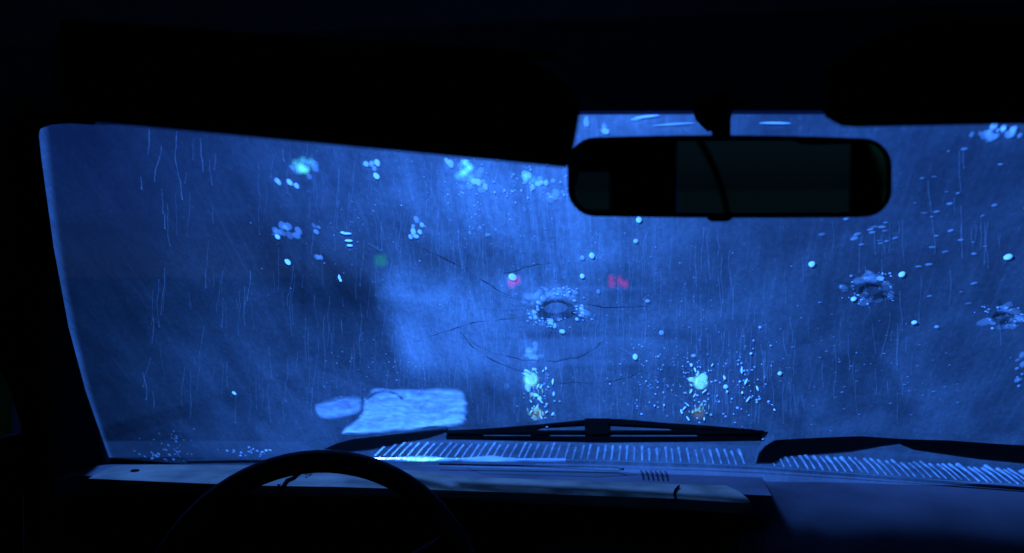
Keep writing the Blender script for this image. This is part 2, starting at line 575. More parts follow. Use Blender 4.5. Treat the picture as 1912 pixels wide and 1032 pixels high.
def smooth_px(pts, it=2):
    for _ in range(it):
        q = [pts[0]]
        for a, b in zip(pts, pts[1:]):
            q += [(a[0] * .75 + b[0] * .25, a[1] * .75 + b[1] * .25), (a[0] * .25 + b[0] * .75, a[1] * .25 + b[1] * .75)]
        pts = q + [pts[-1]]
    return pts
CRACKS = [
    [(770, 637), (820, 622), (875, 602), (930, 596), (985, 588)],
    [(858, 618), (885, 650), (930, 678), (992, 698)],
    [(862, 628), (905, 652), (960, 668), (1000, 674), (1060, 672), (1105, 655), (1130, 630)],
    [(1035, 713), (1120, 714), (1165, 706), (1200, 690)],
    [(790, 462), (850, 490), (900, 520), (940, 548), (1000, 562)],
    [(1092, 566), (1130, 573), (1210, 571)],
    [(940, 510), (985, 495), (1035, 488)],
    [(1600, 600), (1640, 580), (1690, 606)],
]
for c in CRACKS[:7]:
    pts = smooth_px(c, 2)
    r = [0.0007 * (0.35 + 0.65 * math.sin(math.pi * (i + 0.5) / len(pts))) * random.choice((0.15, 0.6, 0.9, 1.1, 1.3)) for i in range(len(pts))]
    mb = MB().tube([gp(x + random.uniform(-1.6, 1.6), y + random.uniform(-1.6, 1.6), 0.0016) for x, y in pts], r, 5)
    part(mb, "crack", M['fissure'], WS)

def bullet(px, py, rx, ry, n_chip, spread, tiltx=0.0):
    # crushed rim of the hole: a ragged dark ring with a shallow crater wall
    seg = 28
    vs, fs = [], []
    rr = [1 + random.uniform(-0.10, 0.10) for _ in range(seg)]
    for (f, h) in ((0.62, -0.003), (0.80, 0.004), (1.0, 0.005), (1.14, 0.0015)):
        for i in range(seg):
            q = 2 * math.pi * i / seg
            w = f * (1 + (rr[i] - 1) * (1.5 if f > 0.7 else 0.7))
            th = 0.75 + 0.25 * math.sin(q + tiltx)
            w = 1.0 + (w - 1.0) * th
            p = gp(px + math.cos(q) * rx * w, py + math.sin(q) * ry * w, 0.004 + h)
            vs.append(p)
    for r in range(3):
        for i in range(seg):
            j = (i + 1) % seg
            fs.append((r * seg + i, r * seg + j, (r + 1) * seg + j, (r + 1) * seg + i))
    part(MB().add(vs, fs), "bullet_hole", M['hole'], WS, True, label="ragged bullet hole in the windscreen")
    ch = MB()
    for _ in range(n_chip):
        q = random.uniform(0, 2 * math.pi)
        w = 1.2 + (spread - 1.2) * random.random() ** 1.8
        q += 0.9 * math.sin(2 * q + px)
        s = random.uniform(0.5, 2.3) * (1.4 - 0.6 * w / spread)
        ch.dome(px + math.cos(q) * rx * w, py + math.sin(q) * ry * w * 1.1, s * random.uniform(1, 2.2), s, 0.003, 0.5, 0.5, q, seg=7)
    o = part(ch, "glass_chips", M['chip'], WS)
    o["kind"] = "stuff"
    hz = MB()
    for _ in range(n_chip // 3):
        q = random.uniform(0, 2 * math.pi)
        w = random.uniform(0.9, spread * 0.9)
        s = random.uniform(4, 9)
        hz.dome(px + math.cos(q) * rx * w, py + math.sin(q) * ry * w * 1.1, s * random.uniform(1, 2), s, 0.002, 0.1, 0.5, q * 0.2, seg=9)
    o = part(hz, "crushed_glass", M['haze'], WS)
    o["kind"] = "stuff"
def radial(px, py, rx, ry, n_):
    for _ in range(n_):
        q = random.uniform(0, 2 * math.pi); L_ = random.uniform(1.7, 3.2)
        pts, x, y = [], px + math.cos(q) * rx * 1.05, py + math.sin(q) * ry * 1.05
        for k in range(6):
            pts.append(gp(x, y, 0.0018))
            x += math.cos(q) * rx * L_ / 7 + random.uniform(-2.5, 2.5); y += math.sin(q) * ry * L_ / 7 + random.uniform(-2, 2)
        part(MB().tube(pts, [0.0006 * (1 - k / 7) for k in range(6)], 4), "crack", M['fissure'], WS)
radial(1036, 573, 33, 18, 7); radial(1626, 538, 27, 14, 6); radial(1868, 588, 21, 10, 5)
bullet(1036, 573, 33, 18, 80, 2.1)
bullet(1626, 538, 27, 14, 56, 2.3, 2.4)
bullet(1868, 588, 21, 10, 42, 2.4, 0.0)

# roof, header, pillars, doors, rear wall
part(MB().box(car(0, -0.55, 0.275), 0.95, 1.15, 0.02, (EX, EY, Vector((0, 0, 1)))), "roof", M['lining'])
hp = [(-140, 224), (60, 219), (120, 224), (190, 227), (600, 216), (1083, 207), (1300, 206), (1535, 206), (2250, 190)]
vs, fs = [], []
for x, y in hp:
    g = gp(x, y, -0.008); b = gp(x, y - 4, 0.012)
    loc_ = g - CO
    yy = loc_.dot(EY); xx = loc_.dot(EX)
    vs += [b, g, car(xx, yy - 0.10, 0.205), car(xx, yy - 0.22, 0.238), car(xx, 0.5, 0.252), car(xx, 0.5, 0.295), car(xx, yy - 0.02, 0.235)]
for i in range(len(hp) - 1):
    for k in range(7):
        l = (k + 1) % 7
        fs.append((i * 7 + k, i * 7 + l, (i + 1) * 7 + l, (i + 1) * 7 + k))
part(MB().add(vs, fs), "header_panel", M['lining'], smooth=False)

def door_pt(px, py):
    return pp(px, py, car(-0.93, 0, 0), EX)
ge = [(62, 150), (64, 205), (70, 226), (78, 300), (100, 460), (128, 610), (160, 730), (190, 815), (210, 872), (222, 905), (250, 980), (270, 1060)]
do = [(-150, 120), (-130, 205), (-120, 226), (-90, 330), (-60, 470), (-25, 600), (10, 700), (38, 790), (42, 822), (44, 900), (44, 980), (44, 1080)]
vs, fs = [], []
for (a, b) in zip(ge, do):
    g = gp(a[0], a[1], -0.007); d = door_pt(*b); o = gp(a[0] - 30, a[1], 0.02); m_ = (g + d) / 2 + EX * 0.02 - EY * 0.02
    vs += [o, g, m_, d, d + EY * 0.05 + EX * 0.004]
for i in range(len(ge) - 1):
    for k in range(5):
        l = (k + 1) % 5
        fs.append((i * 5 + k, i * 5 + l, (i + 1) * 5 + l, (i + 1) * 5 + k))
part(MB().add(vs, fs), "windscreen_pillar", M['trim'], smooth=True)
# rounded corner gusset at the top of the pillar
cg = [(50, 190), (150, 200), (185, 218), (140, 215), (105, 218), (84, 226), (74, 244), (70, 285), (55, 285)]
part(MB().prism([gp(x, y, -0.007) for x, y in cg], -GNORM * 0.012), "corner_gusset", M['trim'])

for sx in (-1, 1):
    part(MB().box(car(0.95 * sx, -0.30, -0.62), 0.02, 1.45, 0.395, (EX, EY, Vector((0, 0, 1)))), "door_panel", M['black'])
    part(MB().box(car(0.95 * sx, -0.30, 0.0), 0.003, 1.45, 0.262, (EX, EY, Vector((0, 0, 1)))), "side_window", M['sidepane'])
    part(MB().box(car(0.93 * sx, -0.35, 0.02), 0.03, 0.05, 0.25, (EX, EY, Vector((0, 0, 1)))), "door_pillar", M['trim'])
part(MB().box(car(0, -0.2, -1.03), 0.95, 1.65, 0.02, (EX, EY, Vector((0, 0, 1)))), "cabin_floor", M['trim'])

WM = tag(empty("wing_mirror", car(-1.0, 1.2, -0.15))); WM.parent = OWN; WM.matrix_parent_inverse = OWN.matrix_world.inverted()
bpy.context.view_layer.update()
wmp = smooth_px([(-90, 610), (-20, 660), (10, 705), (30, 760), (41, 800), (36, 826), (0, 813), (-60, 800), (-90, 610)], 1)
wmo = dp(10, 760, 1.38)
wmn = Vector((0.12, -1, 0.25)).normalized()
part(MB().prism([pp(x, y, wmo, wmn) for x, y in wmp], -wmn * 0.003), "mirror_glass", M['wing'], WM)
part(MB().prism([pp(x * 1.0 + 6, y + 4, wmo, wmn) - wmn * 0.001 for x, y in wmp], -wmn * 0.07, 0.02), "mirror_housing", M['black'], WM, True)
part(MB().tube([car(-0.95, 1.12, -0.24), dp(20, 815, 1.40)], 0.012, 8), "mirror_stem", M['black'], WM)
# rear-view mirror
MC = dp(1362, 331, 0.70)
RC = EYE + Vector((0.30, -1.7, 0.10))
c_ = (MC - EYE).normalized(); o_ = (RC - MC).normalized()
MN = (o_ - c_).normalized()
MIR = tag(empty("rear_view_mirror", MC)); MIR.parent = OWN; MIR.matrix_parent_inverse = OWN.matrix_world.inverted()
bpy.context.view_layer.update()
def rounded(x0, y0, x1, y1, r, n=6, bow=0.0):
    pts = []
    for cx, cy, a0 in ((x1 - r, y0 + r, -90), (x1 - r, y1 - r, 0), (x0 + r, y1 - r, 90), (x0 + r, y0 + r, 180)):
        for k in range(n + 1):
            a = math.radians(a0 + 90 * k / n)
            pts.append((cx + r * math.cos(a), cy + r * math.sin(a)))
    if bow:
        out = []
        for i in range(len(pts)):
            a, b = pts[i], pts[(i + 1) % len(pts)]
            out.append(a)
            if abs(a[0] - b[0]) > 60:
                for k in range(1, 6):
                    out.append((a[0] + (b[0] - a[0]) * k / 6, a[1] + (b[1] - a[1]) * k / 6))
        cx = (x0 + x1) / 2
        pts = [(x, y - bow * (1 - ((x - cx) / (x1 - cx)) ** 2) if y < (y0 + y1) / 2 else y + bow * 0.4 * (1 - ((x - cx) / (x1 - cx)) ** 2)) for x, y in out]
    return pts
hs = [pp(x, y + (x - 1362) * 0.004, MC, MN) for x, y in rounded(1060, 260, 1662, 403, 50, 7, 7)]
part(MB().prism([p + MN * 0.004 for p in hs], -MN * 0.035, 0.012), "mirror_housing", M['black'], MIR, True)
gs = [pp(x, y + (x - 1362) * 0.004, MC, MN) + MN * 0.006 for x, y in rounded(1072, 268, 1650, 396, 42, 7, 5)]
part(MB().prism(gs, MN * 0.001), "mirror_glass", M['mirror'], MIR)
tb = [pp(x, y, MC, MN) for x, y in ((1326, 400), (1368, 400), (1368, 408), (1360, 413), (1334, 413), (1326, 408))]
part(MB().prism(tb, -MN * 0.02), "dimming_tab", M['black'], MIR)
stem = [dp(1346, 285, 0.725), dp(1347, 255, 0.74), dp(1345, 225, 0.755), dp(1342, 190, 0.765)]
part(MB().tube(stem, [0.0075, 0.0075, 0.0085, 0.013], 12), "mirror_stem", M['black'], MIR, True)
bl = [dp(x, y, 0.752) for x, y in ((1300, 190), (1390, 190), (1366, 208), (1352, 236), (1330, 238), (1308, 216))]
part(MB().prism(bl, (0, 0.02, 0)), "stem_bracket", M['black'], MIR)

# rear wall with two panes, placed where the mirror shows them
def refl(px, py):
    u, v = uv(px, py)
    d = Vector((u, 1, v))
    hit = pp(px, py, MC, MN)
    r = (d - MN * 2 * d.dot(MN)).normalized()
    W = car(0, -1.75, 0)
    t = (W - hit).dot(EY) / r.dot(EY)
    p = hit + r * t - CO
    return p.dot(EX), p.z
def quadpane(name, pts):
    v = [car(x, -1.75, z) for x, z in pts]
    part(MB().prism(v, -EY * 0.004), name, M['rearpane'])
p1 = [refl(*q) for q in ((1262, 262), (1590, 262), (1590, 398), (1268, 398))]
p2 = [refl(*q) for q in ((1070, 322), (1138, 322), (1138, 392), (1070, 392))]
quadpane("rear_window", p1)
quadpane("rear_window", p2)
xs = sorted([p[0] for p in p2[:2]] + [p[0] for p in p1[:2]])
def wallbox(x0, x1, z0, z1):
    if x1 - x0 < 0.002 or z1 - z0 < 0.002: return
    part(MB().box(car((x0 + x1) / 2, -1.75, (z0 + z1) / 2), (x1 - x0) / 2, 0.02, (z1 - z0) / 2, (EX, EY, Vector((0, 0, 1)))), "rear_panel", M['seat'])
def zr(p): return min(q[1] for q in p), max(q[1] for q in p)
za, zb = zr(p2); zc, zd = zr(p1)
x_0, x_1, x_2, x_3 = xs
X0, X3 = min(-1.0, x_0 - 0.1), max(1.0, x_3 + 0.1)
wallbox(X0, x_0, -1.05, 0.30)
wallbox(x_0, x_1, -1.05, za); wallbox(x_0, x_1, zb, 0.30)
wallbox(x_1, x_2, -1.05, 0.30)
wallbox(x_2, x_3, -1.05, zc); wallbox(x_2, x_3, zd, 0.30)
wallbox(x_3, X3, -1.05, 0.30)
# hanging belt strap seen as a dark curve in the mirror
st_ = []
for q in ((1300, 262), (1316, 290), (1334, 330), (1346, 370), (1352, 400)):
    x, z = refl(*q)
    st_.append(car(x, -1.70, z))
part(MB().tube(st_, 0.012, 6), "belt_strap", M['seat'])

# sun visors
vl = smooth_px([(118, 170), (150, 224), (185, 229), (400, 249), (700, 278), (1000, 307), (1052, 313)], 1) + \
     [(1060, 311), (1066, 300), (1074, 262), (1083, 210), (1060, 178), (1005, 138), (940, 112), (600, 90), (300, 70), (130, 60)]
vn = Vector((0.05, 1, -0.35)).normalized()
vp = dp(700, 270, 0.60)
part(MB().prism([pp(x, y, vp, vn) for x, y in vl], -vn * 0.018, 0.006), "sun_visor", M['visor'])
vr = [(1532, 150), (1534, 200), (1541, 218), (1556, 227), (1572, 235), (1600, 237), (1912, 231), (2150, 224), (2150, 40), (1700, 60), (1580, 110)]
vp2 = dp(1700, 230, 0.62)
part(MB().prism([pp(x, y, vp2, vn) for x, y in vr], -vn * 0.018, 0.006), "sun_visor", M['visor'])
part(MB().tube([dp(600, 84, 0.60), dp(900, 102, 0.62), dp(1035, 104, 0.63)], 0.0045, 8), "visor_rod", M['wipmetal'])

# dashboard
DZ = -0.288
DASH = tag(empty("dashboard", car(0, 1.25, -0.3))); DASH.parent = OWN; DASH.matrix_parent_inverse = OWN.matrix_world.inverted()
bpy.context.view_layer.update()
base = [(100, 892), (150, 872), (205, 867), (420, 867), (700, 868), (1100, 871), (1420, 885), (1440, 925), (1370, 922), (1000, 908), (700, 900), (400, 893), (150, 888)]
part(MB().prism([zp(x, y, DZ - 0.006) for x, y in base], (0, 0, -0.03)), "dash_top", M['dash'], DASH)
padpx = [(165, 893), (188, 881), (214, 869), (300, 867), (500, 869), (700, 874), (810, 881), (880, 890), (1100, 898), (1280, 904), (1355, 906), (1378, 916), (1396, 930),
         (1402, 938), (1388, 939), (1262, 931), (1000, 921), (800, 914), (640, 909), (470, 906), (300, 899)]
part(MB().prism([zp(x, y, DZ) for x, y in padpx], (0, 0, -0.014), 0.0025), "dash_pad", M['pad'], DASH, False, label="pale cracked vinyl pad along the top of the dashboard")
part(MB().disc(zp(252, 878.5, DZ + 0.0005), (0, 0, 1), 0.0062, 14, 0.001), "screw_hole", M['crack'], DASH)
cr = [(528, 908), (536, 897), (548, 892), (556, 884), (561, 879)]
part(MB().tube([zp(x, y, DZ + 0.002) for x, y in cr], [0.0025, 0.003, 0.0025, 0.0035, 0.003], 6), "pad_crack", M['crack'], DASH)
cr = [(1262, 931), (1259, 922), (1261, 914), (1268, 907)]
part(MB().tube([zp(x, y, DZ + 0.002) for x, y in cr], 0.0014, 6), "pad_crack", M['crack'], DASH)
fl = MB()
for x, y in ((572, 884), (577, 881), (580, 879), (521, 905)):
    fl.ball(zp(x, y, DZ + 0.004), 0.0025, 7, 5)
part(fl, "torn_foam", M['foam'], DASH)["kind"] = "stuff"
part(MB().tube([zp(x, y, DZ + 0.001) for x, y in ((820, 866), (900, 868), (1100, 871), (1150, 872), (1164, 876))], 0.0016, 8), "vent_lip", M['dash'], DASH, True)
vt = [(870, 872), (1150, 876), (1190, 886), (1120, 890), (900, 884)]
part(MB().prism([zp(x, y, DZ - 0.0055) for x, y in vt], (0, 0, -0.004)), "defroster_vent", M['dashdark'], DASH)
for k in range(6):
    x = 1196 + k * 9
    part(MB().tube([zp(x, 872 + k * 0.3, DZ), zp(x + 2, 886 + k * 0.5, DZ)], 0.0012, 5), "vent_rib", M['dash'], DASH)
# driver's side face of the dashboard
fpts = [(60, 908), (165, 895), (400, 908), (700, 913), (1000, 923), (1388, 941)]
vs, fs = [], []
for x, y in fpts:
    p = zp(x, y, DZ - 0.012) + Vector((0, 0.02, 0))
    vs += [p, p + Vector((0, 0.01, -0.1)), p + Vector((0, 0.05, -0.6)), p + Vector((0, 0.25, -0.6)), p + Vector((0, 0.2, -0.02))]
for i in range(len(fpts) - 1):
    for k in range(5):
        l = (k + 1) % 5
        fs.append((i * 5 + k, i * 5 + l, (i + 1) * 5 + l, (i + 1) * 5 + k))
part(MB().add(vs, fs), "dash_face", M['dashdark'], DASH)
# passenger's side: a rounded roll falling towards the seat
vs, fs = [], []
prof = [(0.10, -0.298), (0.04, -0.297), (0.0, -0.301), (-0.035, -0.309), (-0.07, -0.323), (-0.10, -0.343), (-0.125, -0.375), (-0.14, -0.43), (-0.145, -0.60), (-0.13, -0.9)]
XS = [-0.22 + 0.08 * k for k in range(15)]
for i, x in enumerate(XS):
    for k, (dy, z) in enumerate(prof):
        sag = 0.0
        vs.append(car(x, 1.26 + dy + 0.10 * max(0.0, min(1.0, (0.50 - x) / 0.7)) - 0.022 * math.sin(i * 1.35) * (k > 2), z - sag - 0.004 * max(0.0, min(1.0, (0.50 - x) / 0.7)) + (0.005 * math.sin(i * 1.9 + k * 0.7) if k > 1 else 0)))
m_ = len(prof)
for i in range(len(XS) - 1):
    for k in range(m_ - 1):
        fs.append((i * m_ + k, i * m_ + k + 1, (i + 1) * m_ + k + 1, (i + 1) * m_ + k))
part(MB().add(vs, fs), "passenger_dash", M['dash'], DASH, True)

# steering wheel
WC = dp(590, 1169, 0.97)
WNn = (EYE - WC).normalized()
wx = WNn.cross(Vector((0, 0, 1))).normalized() * -1
wy = WNn.cross(wx)
if wy.z < 0: wy = -wy
SW = tag(empty("steering_wheel", WC)); SW.parent = OWN; SW.matrix_parent_inverse = OWN.matrix_world.inverted()
bpy.context.view_layer.update()
kk = (WC - EYE).y / FPX
R = 306 * kk
part(MB().tube([WC + wx * math.cos(2 * math.pi * i / 72) * R + wy * math.sin(2 * math.pi * i / 72) * R for i in range(72)], 22.5 * kk, 14, True), "rim", M['wheel'], SW, True)
part(MB().disc(WC - WNn * 0.05, WNn, 0.055, 28, 0.035), "hub", M['wheel'], SW)
for a in (28, 152, 270):
    q = math.radians(a)
    d = wx * math.cos(q) + wy * math.sin(q)
    part(MB().tube([WC - WNn * 0.035 + d * 0.04, WC - WNn * 0.02 + d * R * 0.55, WC + d * R], [0.018, 0.013, 0.010], 10), "spoke", M['black'], SW, True)
part(MB().tube([WC - WNn * 0.04, WC - WNn * 0.30], 0.03, 14), "steering_column", M['black'], SW)

# bonnet, cowl, trim (outside the glass)
CZ = -0.300
def cy(px, py): return zp(px, py, CZ)
base_l = []
cb = [(-40, 858), (300, 856), (700, 862), (1100, 868), (1420, 880), (1912, 917), (2300, 950)]
vs, fs = [], []
for x, y in cb:
    p = zp(x, y, CZ) + EY * 0.012
    vs += [p, p + EY * 0.03 + Vector((0, 0, 0.001)), p + EY * 0.16 + Vector((0, 0, -0.002)), p + EY * 0.175 + Vector((0, 0, -0.03)), p + EY * 0.1 + Vector((0, 0, -0.06)), p + Vector((0, 0, -0.06))]
for i in range(len(cb) - 1):
    for k in range(6):
        l = (k + 1) % 6
        fs.append((i * 6 + k, i * 6 + l, (i + 1) * 6 + l, (i + 1) * 6 + k))
COWL = part(MB().add(vs, fs), "cowl", M['cowl'])
bpy.context.view_layer.update()
def base_at(px):
    for a, b in zip(cb, cb[1:]):
        if a[0] <= px <= b[0]:
            t = (px - a[0]) / (b[0] - a[0])
            return zp(px, a[1] + (b[1] - a[1]) * t, CZ) + EY * 0.012
# raised slats of the air intake
s = -0.30
p0 = zp(700, 862, CZ) + EY * 0.012
pend = zp(1912, 917, CZ) + EY * 0.012
dv = (pend - p0)
nsl = 88
for i in range(nsl):
    px_t = 690 + i * 15.0
    px_t += random.uniform(-2.0, 2.0)
    if px_t > 1990 or 1408 < px_t < 1446: continue
    p = base_at(px_t)
    p = p + EY * (0.022 + random.uniform(-0.003, 0.003))
    L_ = 0.086 + random.uniform(-0.012, 0.012)
    w = random.uniform(0.0009, 0.0017)
    mb = MB()
    e = p + EY * L_
    bz = Vector((0, 0, 1))
    mb.tube([p + bz * 0.002, p + EY * L_ * 0.5 + bz * 0.006, e + bz * 0.007, e + EY * 0.006 + EX * 0.006 + bz * 0.004],
            [w * 0.8, w * random.uniform(0.7, 1.1), w * random.uniform(1.3, 2.4), w * random.uniform(0.8, 1.8)], 6)
    part(mb, "slat", M['slat'], COWL)
# bright trim strip along the base of the glass
ts = [zp(x, y, CZ + 0.006) for x, y in ((350, 862), (690, 858), (900, 858.5), (1100, 862), (1300, 868), (1420, 874), (1650, 891), (1912, 912), (2200, 938))]
part(MB().tube(ts, 0.0028, 8), "base_trim", M['chrome'], smooth=True)
# bonnet falling away ahead
vs, fs = [], []
bp_ = [(0.0, -0.312), (0.02, -0.302), (0.25, -0.335), (0.6, -0.42), (0.85, -0.52), (0.95, -0.66), (0.95, -1.0)]
bx_ = [-0.95, -0.8, -0.4, 0.0, 0.4, 0.8, 0.95]
for x in bx_:
    for dy, z in bp_:
        vs.append(car(x, 1.56 + dy, z - 0.05 * (abs(x) / 0.95) ** 3))
m_ = len(bp_)
for i in range(len(bx_) - 1):
    for k in range(m_ - 1):
        fs.append((i * m_ + k, i * m_ + k + 1, (i + 1) * m_ + k + 1, (i + 1) * m_ + k))
part(MB().add(vs, fs), "bonnet", M['bonnet'], smooth=True)
for sx in (-1, 1):
    part(MB().box(car(0.955 * sx, 1.95, -0.84), 0.03, 0.55, 0.28, (EX, EY, Vector((0, 0, 1)))), "wing", M['body'])
    part(MB().tube([car(0.93 * sx, 2.0, -1.17), car(0.74 * sx, 2.0, -1.17)], 0.33, 24), "wheel", M['tyre'])
    part(MB().tube([car(0.93 * sx, -1.2, -1.17), car(0.74 * sx, -1.2, -1.17)], 0.33, 24), "wheel", M['tyre'])

# wipers
def gprism(poly, h0, h1):
    return MB().prism([gp(x, y, h0) for x, y in poly], GNORM * (h1 - h0))
WB = tag(empty("wiper", gp(1130, 800, 0.01))); WB.parent = OWN; WB.matrix_parent_inverse = OWN.matrix_world.inverted()
bpy.context.view_layer.update()
part(gprism([(832, 813), (1130, 814.5), (1420, 814), (1423, 822), (1130, 826), (834, 820)], 0.001, 0.008), "blade", M['rubber'], WB)
yk = [(832, 800), (900, 797), (1000, 789), (1080, 781), (1120, 778), (1160, 779), (1240, 786), (1320, 791), (1400, 798), (1430, 803), (1424, 812),
      (1262, 803), (1248, 797), (1140, 791.5), (1090, 791.5), (1010, 796), (990, 803), (834, 810)]
part(gprism(yk, 0.004, 0.009), "yoke", M['wipmetal'], WB)
part(gprism([(1090, 779), (1134, 779), (1136, 824), (1092, 824)], 0.003, 0.012), "blade_clip", M['wipmetal'], WB)
for x0, x1 in ((836, 1090), (1136, 1422)):
    part(gprism([(x0, 800), (x1, 800), (x1, 808.5), (x0, 808.5)], 0.0035, 0.0075), "claw", M['wipmetal'], WB)
for x0, x1 in ((834, 900), (990, 1024), (1300, 1422)):
    part(gprism([(x0, 803), (x1, 803), (x1, 818), (x0, 818)], 0.003, 0.0072), "claw", M['wipmetal'], WB)
WA = gprism([(604, 837), (628, 826), (655, 819), (720, 811), (790, 803), (832, 799), (836, 804), (800, 816), (740, 829), (690, 839), (650, 843)], 0.002, 0.010)
part(WA, "wiper_arm", M['wipmetal'], WB)
WB2 = tag(empty("wiper", gp(1690, 826, 0.01))); WB2.parent = OWN; WB2.matrix_parent_inverse = OWN.matrix_world.inverted()
bpy.context.view_layer.update()
part(gprism([(1410, 864), (1416, 844), (1428, 830), (1445, 820), (1520, 816), (1600, 813), (1690, 819), (1684, 826), (1640, 832), (1590, 842), (1500, 849), (1462, 853), (1446, 864)], 0.002, 0.010), "wiper_arm", M['wipmetal'], WB2)
part(gprism([(1682, 819), (1760, 821), (1860, 828), (2000, 836), (2000, 876), (1912, 864), (1830, 856), (1760, 846), (1705, 838), (1680, 828)], 0.002, 0.012), "blade", M['rubber'], WB2)

# ------------------------------------------------------------------ water on the glass (rests on it: top level)
tag(MB().build("_tmp", M['drop']))
bpy.data.objects.remove(bpy.data.objects["_tmp"])
DROPS = [
    (537, 489, 6.0, 5.5, 'drop', "bright round droplet left of the tall dark smear, below the upper left light cluster"),
    (518, 442, 5, 5, 'drop', "small bright droplet at the lower left tip of a pale blue smear"),
    (1193, 410, 5.5, 5.5, 'drop', "bright droplet just under the left half of the rear-view mirror"),
    (1105, 477, 5.5, 5.5, 'drop', "bright round droplet above and right of the largest bullet hole"),
    (1087, 481, 4.5, 4.5, 'drop2', "dim blue droplet beside the bright one above the largest bullet hole"),
    (1087, 515, 4.5, 4.5, 'drop', "small droplet directly above the right rim of the largest bullet hole"),
    (1050, 619, 6, 4.5, 'drop', "bright oval droplet just below the largest bullet hole"),
    (1516, 493, 6.5, 5.5, 'drop', "bright oval droplet below the right end of the mirror, left of the middle bullet hole"),
    (1684, 512, 6.5, 5.5, 'drop', "bright slanted droplet at the upper right of the middle bullet hole"),
    (1594, 558, 5.5, 4.5, 'drop', "bright droplet at the lower left of the middle bullet hole"),
    (1707, 602, 5.5, 4, 'drop', "flat droplet between the two right-hand bullet holes"),
    (1749, 610, 4.5, 3, 'drop2', "small faint droplet nearest the left of the far right bullet hole"),
    (1882, 480, 8, 5.5, 'drop', "large flat droplet above the far right bullet hole"),
    (1209, 562, 5, 3.5, 'drop2', "pale flat droplet at the end of the horizontal crack"),
    (1235, 621, 5, 5, 'drop2', "pale round droplet between the central crack arcs and the right-hand rivulets"),
    (1187, 450, 5, 4, 'drop2', "pale droplet below the left half of the mirror"),
    (1456, 697, 4.5, 4.5, 'drop', "lone bright droplet right of the rivulets beside the right headlight"),
    (1355, 722, 4.5, 5, 'drop', "bright droplet just right of the right headlight"),
    (1186, 666, 5, 6.5, 'drop', "bright droplet hanging at the end of a thin slanting trail"),
    (1295, 664, 5, 3.5, 'drop2', "pale droplet above the right headlight"),
    (957, 517, 8, 6.5, 'drop', "bright droplet over the left red tail light"),
    (437, 734, 4, 4, 'drop', "tiny bright droplet alone on the lower left of the glass"),
    (960, 790, 5, 3.5, 'drop', "bright bead on the top edge of the driver's wiper"),
    (971, 812, 15, 3.2, 'drop', "long bright bead inside the driver's wiper frame"),
]
for i, (x, y, rx, ry, k, lab) in enumerate(DROPS):
    mb = MB().dome(x, y, rx, ry, 0.0105 if y in (790, 812) else 0.0035, 0.4, 0.10, seg=14)
    tag(mb.build("water_droplet", M[k], smooth=True), lab, "droplet", "bright droplets on the windscreen")

def stuff(name, mb, m, label, cat):
    return tag(mb.build(name, m, smooth=True), label, cat, kind="stuff")

# clusters of tiny drops
br, pl, ft = MB(), MB(), MB()
for cx, cy_, sx, sy, nn, rmin, rmax, tgt in (
    (697, 308, 12, 12, 6, 4, 6, 'pl'), (703, 329, 1, 1, 1, 6, 6, 'br'), (779, 424, 16, 15, 9, 4, 6, 'pl'),
    (985, 332, 6, 6, 3, 5, 8, 'pl'), (1005, 345, 14, 10, 8, 3, 6, 'pl'), (1030, 365, 12, 16, 7, 4, 8, 'ft'),
    (893, 335, 12, 16, 8, 5, 7, 'pl'), (838, 303, 5, 6, 3, 4, 7, 'pl'), (880, 335, 26, 18, 10, 5, 8, 'ft'),
    (530, 338, 18, 7, 6, 5, 7, 'pl'), (565, 312, 24, 12, 8, 5, 8, 'ft'), (535, 430, 20, 14, 9, 6, 11, 'ft'),
    (592, 430, 8, 10, 4, 4, 7, 'ft'), (597, 480, 10, 7, 4, 4, 6, 'ft'), (890, 430, 25, 14, 8, 2, 4, 'ft'),
    (1030, 550, 45, 9, 22, 3, 7, 'ft'), (1000, 570, 10, 25, 14, 2, 5, 'pl'), (1085, 585, 10, 14, 10, 2, 5, 'pl'),
    (1034, 602, 9, 6, 5, 3, 6, 'pl'), (996, 662, 18, 14, 14, 5, 9, 'ft'), (1310, 750, 30, 40, 30, 1.2, 3, 'pl'),
    (1010, 740, 30, 50, 34, 1.2, 3, 'pl'), (1390, 720, 45, 60, 60, 1.0, 2.8, 'pl'), (1230, 710, 90, 70, 60, 0.8, 2.0, 'pl'), (1000, 330, 90, 40, 40, 1.0, 2.5, 'pl'), (900, 350, 120, 60, 50, 0.8, 1.8, 'pl'), (1250, 700, 80, 60, 60, 1, 2.4, 'ft'),
    (480, 842, 40, 6, 26, 1, 2.6, 'pl'), (300, 850, 40, 14, 34, 1, 3.2, 'ft'), (320, 825, 50, 20, 30, 1, 2.2, 'ft'),
    (1770, 400, 150, 120, 34, 2, 4.2, 'ft'), (1600, 430, 70, 40, 14, 2.5, 5, 'ft'), (1865, 250, 45, 9, 18, 4, 9, 'ft'),
    (1885, 240, 26, 6, 6, 4, 8, 'pl'), (1905, 700, 12, 30, 10, 3, 7, 'ft'), (1131, 243, 9, 6, 6, 3, 6, 'ft'),
    (1290, 600, 260, 110, 90, 0.8, 2.0, 'ft'), (700, 690, 120, 50, 50, 0.8, 1.8, 'ft'), (1600, 700, 240, 90, 80, 0.8, 2.2, 'ft'),
    (1020, 460, 200, 90, 60, 0.8, 2.2, 'ft'), (630, 440, 150, 100, 40, 0.8, 2.0, 'ft')):
    for _ in range(nn):
        x = random.gauss(cx, sx * 0.6); y = random.gauss(cy_, sy * 0.6)
        r = random.uniform(rmin, rmax)
        {'br': br, 'pl': pl, 'ft': ft}[tgt].dome(x, y, r * (1.7 if cx in (1770, 1600) else 1), r * random.uniform(0.75, 1.1) * (0.6 if cx in (1770, 1600) else 1), 0.0032, 0.3, 0.35, random.uniform(0, 0.6) if cx in (1770, 1600) else 0.0, seg=9)
